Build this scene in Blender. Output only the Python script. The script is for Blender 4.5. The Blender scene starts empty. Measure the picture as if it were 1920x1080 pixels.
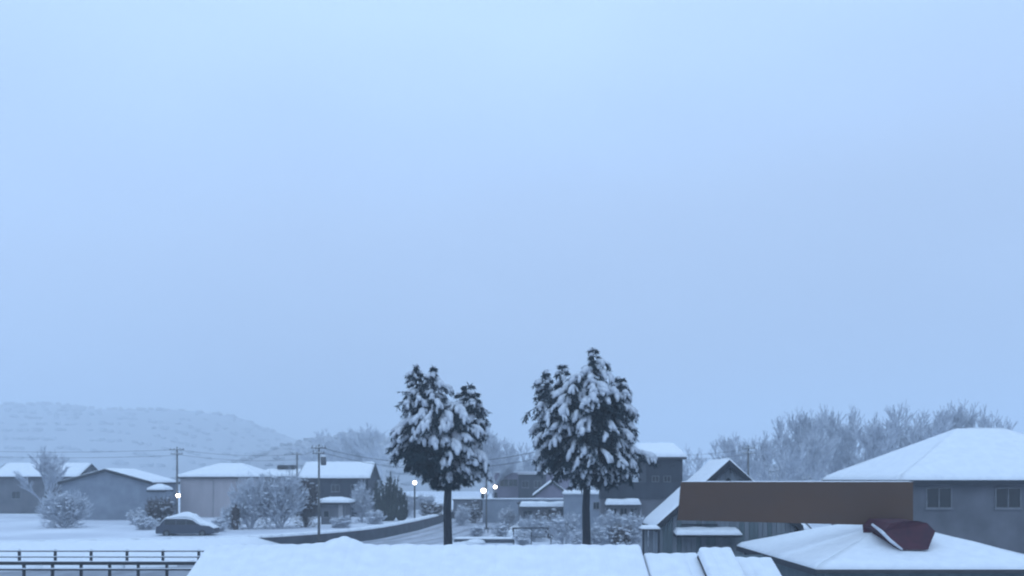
import bpy, math, random
from mathutils import Vector, Matrix, noise
random.seed(7)
rad = math.radians
# ------------------------------------------------------------------ camera, light, exposure
sc = bpy.context.scene
col = sc.collection
F, CX, HY, CAMZ = 1700.0, 960.0, 898.0, 6.5
cam_d = bpy.data.cameras.new('camera')
cam = bpy.data.objects.new('camera', cam_d); col.objects.link(cam)
cam.location = (0, 0, CAMZ); cam.rotation_euler = (rad(90), 0, 0)
cam_d.sensor_width = 36; cam_d.lens = 36 * F / 1920
cam_d.shift_y = (HY - 540) / 1920
cam_d.clip_start = 0.3; cam_d.clip_end = 8000
cam_d.dof.use_dof = True; cam_d.dof.focus_distance = 4.5; cam_d.dof.aperture_fstop = 3.4
sc.camera = cam
sc.view_settings.view_transform = 'Standard'; sc.view_settings.look = 'None'
sc.view_settings.gamma = 1; sc.view_settings.use_curve_mapping = False
sc.view_settings.exposure = 0.0
sc.cycles.volume_bounces = 2

world = bpy.data.worlds.new('World'); sc.world = world; world.use_nodes = True
nt = world.node_tree; N = nt.nodes; L = nt.links; N.clear()
out = N.new('ShaderNodeOutputWorld'); bg = N.new('ShaderNodeBackground')
sky = N.new('ShaderNodeTexSky'); sky.sky_type = 'NISHITA'; sky.sun_disc = False
sky.sun_elevation = rad(55); sky.sun_rotation = rad(20); sky.dust_density = 1.0
tc = N.new('ShaderNodeTexCoord'); sep = N.new('ShaderNodeSeparateXYZ')
L.new(tc.outputs['Generated'], sep.inputs[0])
# the snow-cloud deck: darkest near the horizon, brighter towards the zenith, with soft broad cloud
nz = N.new('ShaderNodeTexNoise'); nz.inputs['Scale'].default_value = 1.7; nz.inputs['Detail'].default_value = 2
mp = N.new('ShaderNodeMapping'); mp.inputs['Scale'].default_value = (1, 1, 2.2); mp.inputs['Location'].default_value = (.4, .1, .3)
L.new(tc.outputs['Generated'], mp.inputs[0]); L.new(mp.outputs[0], nz.inputs[0])
m1 = N.new('ShaderNodeMath'); m1.operation = 'MULTIPLY_ADD'; m1.inputs[1].default_value = 0.30; m1.inputs[2].default_value = -0.15
L.new(nz.outputs[0], m1.inputs[0])
m2 = N.new('ShaderNodeMath'); m2.operation = 'ADD'; L.new(m1.outputs[0], m2.inputs[0]); L.new(sep.outputs[2], m2.inputs[1])
rp = N.new('ShaderNodeValToRGB'); L.new(m2.outputs[0], rp.inputs[0])
e = rp.color_ramp.elements
e[0].position = 0.0; e[0].color = (.400, .525, .755, 1)
e[1].position = 0.12; e[1].color = (.424, .565, .825, 1)
for p, c in ((.25, (.492, .665, .97, 1)), (.36, (.535, .75, 1.11, 1)), (.45, (.61, .85, 1.20, 1)), (1.0, (.68, .95, 1.34, 1))):
    k = e.new(p); k.color = c
sc1 = N.new('ShaderNodeVectorMath'); sc1.operation = 'SCALE'; sc1.inputs['Scale'].default_value = 0.85
L.new(sky.outputs[0], sc1.inputs[0])
mixs = N.new('ShaderNodeMix'); mixs.data_type = 'RGBA'; mixs.inputs[0].default_value = 0.985
sc2 = N.new('ShaderNodeVectorMath'); sc2.operation = 'SCALE'; sc2.inputs['Scale'].default_value = 10.0
L.new(rp.outputs[0], sc2.inputs[0])
L.new(sky.outputs[0], mixs.inputs[6]); L.new(sc2.outputs[0], mixs.inputs[7])
L.new(mixs.outputs[2], bg.inputs[0]); bg.inputs[1].default_value = 0.1
L.new(bg.outputs[0], out.inputs[0])

sun_d = bpy.data.lights.new('sun', 'SUN'); sun_d.energy = 0.5; sun_d.angle = rad(60); sun_d.color = (.62, .82, 1.0)
sun = bpy.data.objects.new('sun', sun_d); col.objects.link(sun)
sun.rotation_euler = (rad(35), 0, rad(-20)); sun.location = (0, 0, 90)

# ------------------------------------------------------------------ materials
def mat(name, c1, c2=None, rough=.8, scale=3.0, bump=0.0, metal=0.0, stretch=(1, 1, 1), detail=4, emit=None, spec=.3):
    m = bpy.data.materials.new(name); m.use_nodes = True
    n = m.node_tree.nodes; l = m.node_tree.links; b = n['Principled BSDF']
    b.inputs['Roughness'].default_value = rough; b.inputs['Metallic'].default_value = metal
    b.inputs['Specular IOR Level'].default_value = spec
    c2 = c2 or tuple(x * .7 for x in c1)
    t = n.new('ShaderNodeTexCoord'); mpp = n.new('ShaderNodeMapping'); mpp.inputs['Scale'].default_value = stretch
    tx = n.new('ShaderNodeTexNoise'); tx.inputs['Scale'].default_value = scale; tx.inputs['Detail'].default_value = detail
    l.new(t.outputs['Object'], mpp.inputs[0]); l.new(mpp.outputs[0], tx.inputs[0])
    r = n.new('ShaderNodeValToRGB'); l.new(tx.outputs[0], r.inputs[0])
    r.color_ramp.elements[0].position = .32; r.color_ramp.elements[0].color = (*c2, 1)
    r.color_ramp.elements[1].position = .68; r.color_ramp.elements[1].color = (*c1, 1)
    l.new(r.outputs[0], b.inputs['Base Color'])
    if bump:
        bp = n.new('ShaderNodeBump'); bp.inputs['Strength'].default_value = bump; bp.inputs['Distance'].default_value = .05
        l.new(tx.outputs[0], bp.inputs['Height']); l.new(bp.outputs[0], b.inputs['Normal'])
    if emit:
        b.inputs['Emission Color'].default_value = (*emit[0], 1); b.inputs['Emission Strength'].default_value = emit[1]
    return m
M = dict(
    snow=mat('snow', (.79, .82, .86), (.72, .75, .80), .6, 2.5, .25),
    treesnow=mat('tree_snow', (.66, .69, .74), (.48, .51, .57), .7, 5, .3),
    ground=mat('snowy_ground', (.70, .73, .79), (.50, .53, .60), .8, .09, .3, detail=8),
    slush=mat('slush_road', (.44, .46, .52), (.28, .30, .35), .55, .5, .3, stretch=(1, .25, 1), detail=8),
    track=mat('wheel_track', (.26, .28, .32), (.13, .14, .17), .45, .8, .2, stretch=(1, .3, 1), detail=8),
    concrete=mat('concrete', (.09, .10, .12), (.055, .062, .075), .9, .8, .3, detail=8),
    pale=mat('pale_render', (.36, .36, .38), (.28, .28, .30), .9, .5, .1, detail=8),
    beige=mat('beige_siding', (.43, .40, .42), (.37, .345, .365), .9, 1.2, .1, stretch=(1, 1, .2), detail=8),
    greyw=mat('grey_render', (.15, .155, .175), (.105, .11, .125), .9, .8, .1, detail=8),
    darkw=mat('dark_siding', (.045, .052, .066), (.030, .036, .048), .85, 1.5, .2, stretch=(1, 1, .15), detail=6),
    bluew=mat('blue_grey_render', (.25, .28, .33), (.19, .215, .26), .9, .8, .1, detail=8),
    mauve=mat('mauve_wall', (.25, .23, .30), (.19, .175, .23), .9, .7, .1, detail=8),
    trim=mat('dark_trim', (.035, .04, .05), None, .6, 3),
    rooft=mat('dark_roof', (.06, .06, .065), None, .6, 2),
    plank=mat('weathered_plank', (.21, .235, .26), (.13, .15, .175), .85, 2, .3, stretch=(1, 1, .15), detail=8),
    plank2=mat('green_plank', (.13, .165, .18), (.085, .115, .13), .85, 2, .3, stretch=(1, 1, .15), detail=8),
    glass=mat('window_glass', (.02, .025, .03), (.015, .02, .025), .12, 1, spec=.6),
    wframe=mat('window_frame', (.21, .22, .24), None, .6, 4),
    bark=mat('bark', (.026, .030, .038), (.012, .015, .022), .95, 9, .8, stretch=(1, 1, .2), detail=8),
    needle=mat('cedar_needles', (.012, .032, .040), (.005, .014, .022), .8, 2.5),
    shrub=mat('dark_shrub', (.05, .06, .05), (.025, .032, .028), .8, 2.5),
    frost=mat('frosted_twig', (.62, .65, .70), (.34, .37, .43), .9, 1.8, detail=6),
    twig=mat('wet_twig', (.14, .12, .12), (.06, .05, .05), .9, 3),
    pole=mat('concrete_pole', (.15, .15, .15), (.09, .09, .09), .9, 2, .2),
    steel=mat('galvanised_steel', (.16, .17, .18), (.09, .095, .1), .5, 4, metal=.3),
    darksteel=mat('dark_steel', (.04, .045, .05), None, .5, 4, metal=.3),
    lamp=mat('lamp_globe', (.9, .88, .82), None, .4, 2, emit=((1.0, .88, .76), 9.0)),
    board=mat('brown_bar', (.116, .073, .054), (.105, .071, .057), .9, .7, .05, stretch=(.5, 1, 1), detail=2, spec=.1),
    maroon=mat('maroon_metal', (.075, .022, .034), (.045, .016, .028), .7, 2, .1),
    car=mat('car_paint', (.048, .058, .085), (.04, .048, .07), .35, 1, spec=.5),
    rubber=mat('rubber', (.02, .02, .02), None, .9, 5),
    hill=mat('wooded_hill', (.30, .31, .34), (.25, .26, .29), .95, .06, .4, detail=10),
    wire=mat('wire', (.03, .03, .03), None, .6, 5),
)

# ------------------------------------------------------------------ helpers
def at(px, py, D):
    return Vector(((px - CX) / F * D, D, CAMZ - (py - HY) / F * D))
def gx(px, D): return (px - CX) / F * D
def gz(py, D): return CAMZ - (py - HY) / F * D

class MB:
    def __init__(s): s.v = []; s.f = []
    def add(s, vs, fs):
        o = len(s.v); s.v.extend([tuple(v) for v in vs]); s.f.extend([tuple(i + o for i in f) for f in fs])
    def box(s, x0, x1, y0, y1, z0, z1):
        s.add([(x0, y0, z0), (x1, y0, z0), (x1, y1, z0), (x0, y1, z0), (x0, y0, z1), (x1, y0, z1), (x1, y1, z1), (x0, y1, z1)],
              [(0, 3, 2, 1), (4, 5, 6, 7), (0, 1, 5, 4), (1, 2, 6, 5), (2, 3, 7, 6), (3, 0, 4, 7)])
        return s
    def tube(s, pts, rs, n=6, cap=True):
        pts = [Vector(p) for p in pts]; vs = []; fs = []
        for i, p in enumerate(pts):
            d = (pts[min(i + 1, len(pts) - 1)] - pts[max(i - 1, 0)])
            if d.length < 1e-6: d = Vector((0, 0, 1))
            d.normalize()
            a = Vector((0, 1, 0)) if abs(d.y) < .9 else Vector((1, 0, 0))
            u = d.cross(a).normalized(); w = d.cross(u)
            r = rs[i] if hasattr(rs, '__len__') else rs
            for k in range(n):
                t = 2 * math.pi * k / n
                vs.append(p + (u * math.cos(t) + w * math.sin(t)) * r)
        for i in range(len(pts) - 1):
            for k in range(n):
                a0 = i * n + k; b0 = i * n + (k + 1) % n
                fs.append((a0, b0, b0 + n, a0 + n))
        if cap:
            fs.append(tuple(range(n))[::-1]); fs.append(tuple((len(pts) - 1) * n + k for k in range(n)))
        s.add(vs, fs); return s
    def ball(s, c, rx, ry, rz, n=8, m=5, lump=0.0, seed=0):
        vs = [(c[0], c[1], c[2] + rz)]; fs = []
        for j in range(1, m):
            ph = math.pi * j / m
            for k in range(n):
                t = 2 * math.pi * k / n
                q = 1 + lump * noise.noise(Vector((math.cos(t) * 2 + seed * 3.1, math.sin(t) * 2, ph * 2)))
                vs.append((c[0] + rx * q * math.sin(ph) * math.cos(t), c[1] + ry * q * math.sin(ph) * math.sin(t), c[2] + rz * q * math.cos(ph)))
        vs.append((c[0], c[1], c[2] - rz)); e_ = len(vs) - 1
        for k in range(n): fs.append((0, 1 + k, 1 + (k + 1) % n)); fs.append((e_, e_ - n + (k + 1) % n, e_ - n + k))
        for j in range(m - 2):
            for k in range(n):
                a = 1 + j * n + k; b = 1 + j * n + (k + 1) % n
                fs.append((a, a + n, b + n, b))
        s.add(vs, fs); return s
    def slab(s, poly, th):
        """flat polygon (list of Vectors) thickened downwards by th"""
        n = len(poly)
        s.add([Vector(p) for p in poly] + [Vector(p) - Vector((0, 0, th)) for p in poly],
              [tuple(range(n)), tuple(range(2 * n - 1, n - 1, -1))] + [(i, i + n, (i + 1) % n + n, (i + 1) % n) for i in range(n)])
        return s
    def snow(s, a, b, c, d, th, nu=16, nv=8, drop=(1, 1, 1, 1), seed=0, wave=0.0, waves=0, rag=.0, edge=.16, amp=.22):
        """snow lying on the quad a b c d (a-b lower edge, d-c upper); drop = edges (low, right, high, left) that round off"""
        a, b, c, d = map(Vector, (a, b, c, d))
        wu = max((b - a).length, (c - d).length, .1); wv = max((d - a).length, (c - b).length, .1)
        vs = []; top = {}; bot = {}
        def prof(x): x = min(1, max(0, x)); return math.sqrt(max(0, 1 - (1 - x) ** 2))
        for j in range(nv + 1):
            # denser near the edges
            v = j / nv; v = .5 - .5 * math.cos(math.pi * v) if nv > 4 else v
            for i in range(nu + 1):
                u = i / nu
                p = (a * (1 - u) + b * u) * (1 - v) + (d * (1 - u) + c * u) * v
                h = 1.0
                eg = edge
                if drop[0]: h = min(h, prof(v * wv / eg))
                if drop[2]: h = min(h, prof((1 - v) * wv / eg))
                if drop[3]: h = min(h, prof(u * wu / eg))
                if drop[1]: h = min(h, prof((1 - u) * wu / eg))
                nn = noise.noise(Vector((p.x * .9 + seed * 7.3, p.y * .9, p.z * .9))) + .5 * noise.noise(Vector((p.x * 3 + seed, p.y * 3, p.z * 2)))
                hh = th * (.25 + .75 * h) * (1 + amp * nn)
                if waves: hh += wave * (abs(math.sin(math.pi * waves * u)) ** .6 * 2 - 1) * h
                q = p + Vector((0, 0, hh))
                if rag and drop[0] and j == 0: q.y += rag * nn
                top[i, j] = len(vs); vs.append(q)
        for j in range(nv + 1):
            for i in range(nu + 1):
                if i in (0, nu) or j in (0, nv):
                    u = i / nu; v = j / nv; v = .5 - .5 * math.cos(math.pi * v) if nv > 4 else v
                    p = (a * (1 - u) + b * u) * (1 - v) + (d * (1 - u) + c * u) * v
                    bot[i, j] = len(vs); vs.append(p)
        fs = [(top[i, j], top[i + 1, j], top[i + 1, j + 1], top[i, j + 1]) for i in range(nu) for j in range(nv)]
        for i in range(nu):
            fs.append((bot[i, 0], bot[i + 1, 0], top[i + 1, 0], top[i, 0])); fs.append((top[i, nv], top[i + 1, nv], bot[i + 1, nv], bot[i, nv]))
        for j in range(nv):
            fs.append((top[0, j], top[0, j + 1], bot[0, j + 1], bot[0, j])); fs.append((bot[nu, j], bot[nu, j + 1], top[nu, j + 1], top[nu, j]))
        s.add(vs, fs); return s
    def build(s, name, m, parent=None, smooth=False, label=None, kind=None, loc=None):
        me = bpy.data.meshes.new(name); me.from_pydata(s.v, [], s.f); me.materials.append(m)
        if smooth: me.polygons.foreach_set('use_smooth', [True] * len(me.polygons))
        me.update()
        o = bpy.data.objects.new(name, me); col.objects.link(o)
        if parent: o.parent = parent
        if label: o['label'] = label
        if kind: o['kind'] = kind
        if loc is not None: o.location = loc
        return o

def tag(o, label, cat, group=None):
    o['label'] = label; o['category'] = cat
    if group: o['group'] = group
    return o
def thing(name, label, cat, loc=(0, 0, 0), rz=0, group=None):
    o = bpy.data.objects.new(name, None); col.objects.link(o); o.location = loc; o.rotation_euler = (0, 0, rz)
    o.empty_display_size = .3
    return tag(o, label, cat, group)
def kids(o): return [c for c in bpy.data.objects if c.parent is o]
def copy_tree(o, parent=None, label=None):
    c = o.copy(); col.objects.link(c); c.parent = parent
    if label: c['label'] = label
    for k in kids(o): copy_tree(k, c)
    return c

def window(par, x, z, w, h, y, face=-1, bars=1, m=None):
    """window in a wall at local y, looking along -y (face=-1)"""
    f = MB(); t = .06; d = .05 * face
    ya, yb = sorted((y - .02 * face, y + d))
    f.box(x - w / 2, x + w / 2, ya, yb, z - h / 2, z - h / 2 + t).box(x - w / 2, x + w / 2, ya, yb, z + h / 2 - t, z + h / 2)
    f.box(x - w / 2, x - w / 2 + t, ya, yb, z - h / 2 + t, z + h / 2 - t).box(x + w / 2 - t, x + w / 2, ya, yb, z - h / 2 + t, z + h / 2 - t)
    for k in range(bars):
        xx = x - w / 2 + w * (k + 1) / (bars + 1)
        f.box(xx - .025, xx + .025, ya, yb, z - h / 2 + t, z + h / 2 - t)
    fr = f.build('window', m or M['wframe'], par)
    ye = sorted((y + .004 * face, y + .022 * face))
    for k in range(bars + 1):
        x0 = x - w / 2 + w * k / (bars + 1) + .03; x1 = x - w / 2 + w * (k + 1) / (bars + 1) - .03
        MB().box(x0, x1, ye[0], ye[1], z - h / 2 + t, z + h / 2 - t).build('pane', M['glass'], fr)
    MB().box(x - w / 2 - .06, x + w / 2 + .06, *sorted((y, y + .11 * face)), z - h / 2 - .07, z - h / 2 - .002).build('sill', m or M['wframe'], fr)
    return fr

def house(name, label, cat, loc, rz, w, d, hw, rise, kind='gable', over=.5, wall='greyw', th=.22, hipin=None, wins=(), roofm='rooft', snow=True, group=None, seed=0, nu=20, z0=-.3):
    """ridge along local x, front towards local -y; origin at the centre of the footprint"""
    r = thing(name, label, cat, loc, rz, group)
    W, Dd = w / 2, d / 2
    b = MB(); b.box(-W, W, -Dd, Dd, z0, hw)
    slope = rise / (Dd + over)
    if kind == 'gable':
        b.v += []; top = hw + slope * Dd
        for sx in (-1, 1):
            x0, x1 = sorted((sx * W, sx * (W - .2)))
            b.add([(x0, -Dd, hw), (x0, Dd, hw), (x0, 0, top), (x1, -Dd, hw), (x1, Dd, hw), (x1, 0, top)],
                  [(0, 2, 1), (3, 4, 5), (0, 3, 5, 2), (1, 2, 5, 4)])
    b.build('wall', M[wall], r)
    ez = hw - slope * over + .12
    X, Y = W + over, Dd + over
    E = [Vector((-X, -Y, ez)), Vector((X, -Y, ez)), Vector((X, Y, ez)), Vector((-X, Y, ez))]
    R = ez + rise
    hi = 0 if kind == 'gable' else (hipin if hipin is not None else Y)
    R0, R1 = Vector((-X + hi, 0, R)), Vector((X - hi, 0, R))
    rf = MB(); t = .14
    rf.slab([E[0], E[1], R1, R0], t); rf.slab([E[2], E[3], R0, R1], t)
    if hi: rf.slab([E[3], E[0], R0], t); rf.slab([E[1], E[2], R1], t)
    ro = rf.build('roof', M[roofm], r)
    fb = MB()
    for (p, q) in ((E[0], E[1]), (E[3], E[2])):
        sgn = -1 if p.y < 0 else 1
        MB().box(p.x, q.x, *sorted((p.y + sgn * .004, p.y + sgn * .03)), p.z - .24, p.z + .0).build('fascia', M['trim'], r)
    if kind == 'gable':
        for sx in (-1, 1):
            xa, xb = sorted((sx * (X + .004), sx * (X + .03)))
            for sy in (-1, 1):
                a = (sy * .003, R + .10); c = (sy * Y, ez + .10)
                vg = MB(); vs = [(xa, a[0], a[1]), (xa, c[0], c[1]), (xa, c[0], c[1] - .40), (xa, a[0], a[1] - .40)]
                vs += [(xb, y_, z_) for (_, y_, z_) in vs]
                vg.add(vs, [(0, 1, 2, 3), (7, 6, 5, 4), (0, 4, 5, 1), (1, 5, 6, 2), (2, 6, 7, 3), (3, 7, 4, 0)])
                vg.build('verge_board', M['trim'], r)
    if snow:
        g = 0 if hi else 1; e_ = Vector((0, 0, .003))
        MB().snow(E[0] + e_, E[1] + e_, R1 + e_, R0 + e_, th, nu, 8, (1, g, 0, g), seed).build('snow', M['snow'], r, True)
        MB().snow(E[2] + e_, E[3] + e_, R0 + e_, R1 + e_, th, nu, 8, (1, g, 0, g), seed + 1).build('snow', M['snow'], r, True)
        if hi:
            MB().snow(E[3] + e_, E[0] + e_, R0 + e_, R0 + e_, th, max(8, nu // 2), 8, (1, 0, 0, 0), seed + 2).build('snow', M['snow'], r, True)
            MB().snow(E[1] + e_, E[2] + e_, R1 + e_, R1 + e_, th, max(8, nu // 2), 8, (1, 0, 0, 0), seed + 3).build('snow', M['snow'], r, True)
    for (x, z, ww, hh, bars) in wins: window(r, x, z, ww, hh, -Dd, -1, bars)
    return r

# ------------------------------------------------------------------ ground, road, hills
WALL = [(-190, 62), (-110, 66), (-60, 71), (-32, 78), (-24.6, 81.5), (-19.9, 86.5), (-15.2, 96.5), (-12.6, 112), (-10.6, 134), (-9, 165), (-4, 230), (6, 330)]
def lerp_path(P, n):
    o = []
    for i in range(len(P) - 1):
        p0 = Vector(P[max(i - 1, 0)]); p1 = Vector(P[i]); p2 = Vector(P[i + 1]); p3 = Vector(P[min(i + 2, len(P) - 1)])
        for k in range(n):
            t = k / n
            o.append(.5 * ((2 * p1) + (p2 - p0) * t + (2 * p0 - 5 * p1 + 4 * p2 - p3) * t * t + (3 * p1 - p0 - 3 * p2 + p3) * t ** 3))
    o.append(Vector(P[-1])); return o
wp = lerp_path(WALL, 6)
g = MB(); nx, ny = 90, 110
xs = [-900 + 1800 * i / nx for i in range(nx + 1)]
xs = [math.copysign(abs(x / 900) ** 2.2 * 2300, x) for x in xs]
ys = [-40 + (j / ny) ** 2 * 2600 for j in range(ny + 1)]
vs = []
for y in ys:
    for x in xs: vs.append((x, y, .10 * noise.noise(Vector((x * .12, y * .12, 0))) + .03 * noise.noise(Vector((x * .6, y * .6, 3))) - .08))
g.add(vs, [(j * (nx + 1) + i, j * (nx + 1) + i + 1, (j + 1) * (nx + 1) + i + 1, (j + 1) * (nx + 1) + i) for j in range(ny) for i in range(nx)])
g.build('ground', M['ground'], None, True, kind='structure')
RG = 1.12
# raised yard behind the retaining wall
t = MB(); vs = []; fs = []
K = 26
for p in wp:
    for k in range(K + 1):
        u = (k / K) ** 1.6
        x = p.x - .15 - u * 300; y = p.y + u * 40
        vs.append((x, y, RG + (.10 * noise.noise(Vector((x * .25, y * .25, 5))) if k else 0)))
n_ = len(wp)
fs = [(j * (K + 1) + i, (j + 1) * (K + 1) + i, (j + 1) * (K + 1) + i + 1, j * (K + 1) + i + 1) for j in range(n_ - 1) for i in range(K)]
t.add(vs, [f[::-1] for f in fs])
t.build('raised_yard', M['ground'], None, True, kind='structure')
sb = MB(); vs = []; fs = []
sp_ = [p for p in lerp_path(WALL, 10) if p.x < -19]
for i, p in enumerate(sp_):
    k = min(1, max(0, (-20.5 - p.x) / 5.0)); wd_ = .35 + 10 * k; topz = RG * (1 if k > 0 else .0) + .16
    topz = (RG + .16) * min(1, k * 1.6)
    for j in range(9):
        u = j / 8
        vs.append((p.x + .3 * (1 - k), p.y - wd_ * u, topz * (1 - u) ** 1.3 - .02 * u + .05 * noise.noise(Vector((p.x * .5, u * 6, 2))) * (1 - u)))
    vs.append((p.x, p.y + .8, topz - .1))
m9 = 10
for i in range(len(sp_) - 1):
    for j in range(8): fs.append((i * m9 + j, i * m9 + j + 1, (i + 1) * m9 + j + 1, (i + 1) * m9 + j))
    fs.append((i * m9 + 9, i * m9, (i + 1) * m9, (i + 1) * m9 + 9))
sb.add(vs, fs); sb.build('snowy_bank', M['snow'], None, True, kind='structure')
rw = thing('retaining_wall', 'low dark concrete retaining wall topped with snow, curving beside the slushy road', 'wall', (0, 0, 0))
b = MB(); sn = MB()
for j in range(n_ - 1):
    p, q = wp[j], wp[j + 1]
    a = [(p.x, p.y), (q.x, q.y), (q.x - .3, q.y), (p.x - .3, p.y)]
    b.add([(x, y, -.4) for x, y in a] + [(x, y, RG - .01) for x, y in a], [(0, 1, 5, 4), (2, 3, 7, 6), (4, 5, 6, 7), (0, 3, 2, 1)])
b.build('wall', M['concrete'], rw)
for j in range(n_ - 1):
    p, q = wp[j], wp[j + 1]
    sn.snow((p.x + .05, p.y, RG), (q.x + .05, q.y, RG), (q.x - 1.1, q.y + .2, RG), (p.x - 1.1, p.y + .2, RG), .26, 3, 6, (1, 0, 1, 0), 1, edge=.3)
sn.build('snow', M['snow'], rw, True)

def ribbon(path, o0, o1, z, name, m):
    vs = []
    for i, p in enumerate(path):
        d = (path[min(i + 1, len(path) - 1)] - path[max(i - 1, 0)]).normalized(); nr = Vector((d.y, -d.x))
        for k in range(5):
            oo = o0 + (o1 - o0) * k / 4
            jit = .12 * noise.noise(Vector((p.x * .5, p.y * .5, oo * 9)))
            q = p + nr * (oo + jit); vs.append((q.x, q.y, z))
    r_ = MB(); r_.add(vs, [(i * 5 + k, i * 5 + k + 1, (i + 1) * 5 + k + 1, (i + 1) * 5 + k) for i in range(len(path) - 1) for k in range(4)])
    return r_.build(name, m, None, kind='structure')
fine = lerp_path(WALL, 24)
ribbon(fine, .6, 11.5, .045, 'road', M['slush'])
for i_, (o0, o1) in enumerate(((1.7, 2.3), (3.6, 4.1), (6.3, 6.9), (8.3, 8.8))):
    ribbon(fine, o0, o1, .055, 'wheel_track', M['track'])
# pavement edge: low snow bank on the near side of the road
bank = MB()
for i in range(0, len(fine) - 6, 6):
    d = (fine[i + 6] - fine[i]).normalized(); nr = Vector((d.y, -d.x))
    p = fine[i] + nr * 11.6; q = fine[i + 6] + nr * 11.6; p2 = p + nr * 1.6; q2 = q + nr * 1.6
    bank.snow((p2.x, p2.y, -.05), (q2.x, q2.y, -.05), (q.x, q.y, -.05), (p.x, p.y, -.05), .4, 5, 6, (1, 0, 1, 0), 4, edge=.6)
bank.build('snow_bank', M['snow'], None, True, kind='structure')

def hill(name, prof, D0, Dr, D1, seed):
    """prof: (px, py) skyline at distance Dr"""
    h = MB(); vs = []; nx_ = 90; ny_ = 24
    x0, x1 = prof[0][0], prof[-1][0]
    for j in range(ny_ + 1):
        v = j / ny_; D = D0 + (D1 - D0) * v
        k = math.sin(min(1, (D - D0) / (Dr - D0)) * math.pi / 2) if D < Dr else math.cos((D - Dr) / (D1 - Dr) * math.pi / 2)
        for i in range(nx_ + 1):
            px = x0 + (x1 - x0) * i / nx_
            for a, c in zip(prof, prof[1:]):
                if a[0] <= px <= c[0]:
                    tt = (px - a[0]) / (c[0] - a[0]); tt = tt * tt * (3 - 2 * tt); py = a[1] + (c[1] - a[1]) * tt; break
            X = gx(px, Dr)
            z = max(0, gz(py, Dr)) * k
            z += (2 * noise.noise(Vector((X * .02, D * .02, seed))) + 1.2 * noise.noise(Vector((X * .08, D * .08, seed)))) * min(1, z / 12)
            vs.append((X, D, z - .3))
    h.add(vs, [(j * (nx_ + 1) + i, j * (nx_ + 1) + i + 1, (j + 1) * (nx_ + 1) + i + 1, (j + 1) * (nx_ + 1) + i) for j in range(ny_) for i in range(nx_)])
    h.build(name, M['hill'], None, True, kind='structure')
    # dense snowy wood standing on it, one mass
    tr = MB(); rnd = random.Random(seed)
    for _ in range(900):
        i = rnd.random() * (nx_ - 1); j = rnd.random() * (ny_ * (Dr - D0) / (D1 - D0) + 1)
        v = Vector(vs[int(j) * (nx_ + 1) + int(i)])
        v.x += rnd.uniform(-3, 3); v.y += rnd.uniform(-3, 3)
        if v.z < 3: continue
        kk = Dr / 900; r = rnd.uniform(1.6, 3.2) * kk; hh = rnd.uniform(1.6, 3.2) * kk
        tr.ball((v.x, v.y, v.z + hh * .45), r, r, hh * .55, 6, 4, .8, rnd.random() * 50)
    tr.build('hillside_wood', M['hill'], None, False, kind='stuff')
hill('hill', [(-260, 840), (-60, 790), (110, 762), (240, 772), (370, 773), (440, 782), (510, 808), (570, 838), (640, 868), (720, 890)], 900, 1500, 2000, 3)
hill('wooded_rise', [(520, 890), (590, 846), (640, 822), (700, 815), (760, 830), (830, 852), (930, 868), (1040, 876), (1150, 888)], 480, 850, 1100, 9)
hill('wooded_slope', [(1290, 893), (1400, 884), (1500, 868), (1650, 858), (1800, 850), (2050, 830), (2300, 840)], 240, 330, 480, 14)

# ------------------------------------------------------------------ bare frosted trees and shrubs
def bare_mesh(seed, H=10, spread=.55, levels=5, lean=.0, r0=.16, stems=1, twig_r=.022, kids_n=(3, 4)):
    rnd = random.Random(seed); b = MB()
    def grow(p, d, ln, r, lv):
        n = 3 if lv > 1 else 4
        pts = [p]; q = p.copy(); dd = d.copy()
        for k in range(n):
            dd = (dd + Vector((rnd.uniform(-1, 1), rnd.uniform(-1, 1), rnd.uniform(-.35, .7))) * .16).normalized()
            q = q + dd * ln / n; pts.append(q.copy())
        r1 = max(twig_r, r * .6)
        b.tube(pts, [r + (r1 - r) * k / n for k in range(n + 1)], 5 if lv < 2 else 3, False)
        if lv >= levels: return
        for k in range(rnd.randint(*kids_n)):
            i = rnd.choice(range(1 if lv else 2, n + 1)); ang = rnd.uniform(0, 6.28); sp = spread * rnd.uniform(.6, 1.35)
            sd = Vector((math.cos(ang), math.sin(ang), 0))
            nd = (dd * math.cos(sp) + sd * math.sin(sp)).normalized()
            grow(pts[i], nd, ln * rnd.uniform(.58, .82), r1 * .72, lv + 1)
        grow(pts[-1], dd, ln * .72, r1, lv + 1)
    for s in range(stems):
        a = rnd.uniform(0, 6.28); d = Vector((math.cos(a) * lean, math.sin(a) * lean, 1)).normalized()
        grow(Vector((0, 0, -.2)), d, H * .3, r0, 0)
    zm = max(v[2] for v in b.v); k = H / zm
    b.v = [(v[0] * k, v[1] * k, v[2] * k) for v in b.v]
    return b
bare_protos = []
for i, (sd, sp) in enumerate(((11, .42), (23, .5), (37, .38), (51, .6))):
    me_b = bare_mesh(sd, 10, sp, 5, r0=.17, twig_r=.028, kids_n=(2, 4))
    o = me_b.build('branches', M['frost']); bare_protos.append(o.data); bpy.data.objects.remove(o)
trunk_mb = MB().tube([(0, 0, -.4), (.03, 0, 1.2), (0, .03, 2.6)], [.3, .22, .17], 7)
_t = trunk_mb.build('trunk', M['bark']); TRUNK = _t.data; bpy.data.objects.remove(_t)
def bare_tree(px, ytop, D, label, var=0, wide=1.0, group='frosted bare trees', z0=0):
    H = (gz(ytop, D) - z0) * 1.12; s = H / 10
    r = thing('bare_tree', label, 'tree', (gx(px, D), D, z0), random.uniform(0, 6), group)
    r.scale = (s * wide, s * wide, s)
    for nm, me in (('trunk', TRUNK), ('crown', bare_protos[var % 4])):
        o = bpy.data.objects.new(nm, me); col.objects.link(o); o.parent = r
    return r

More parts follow.
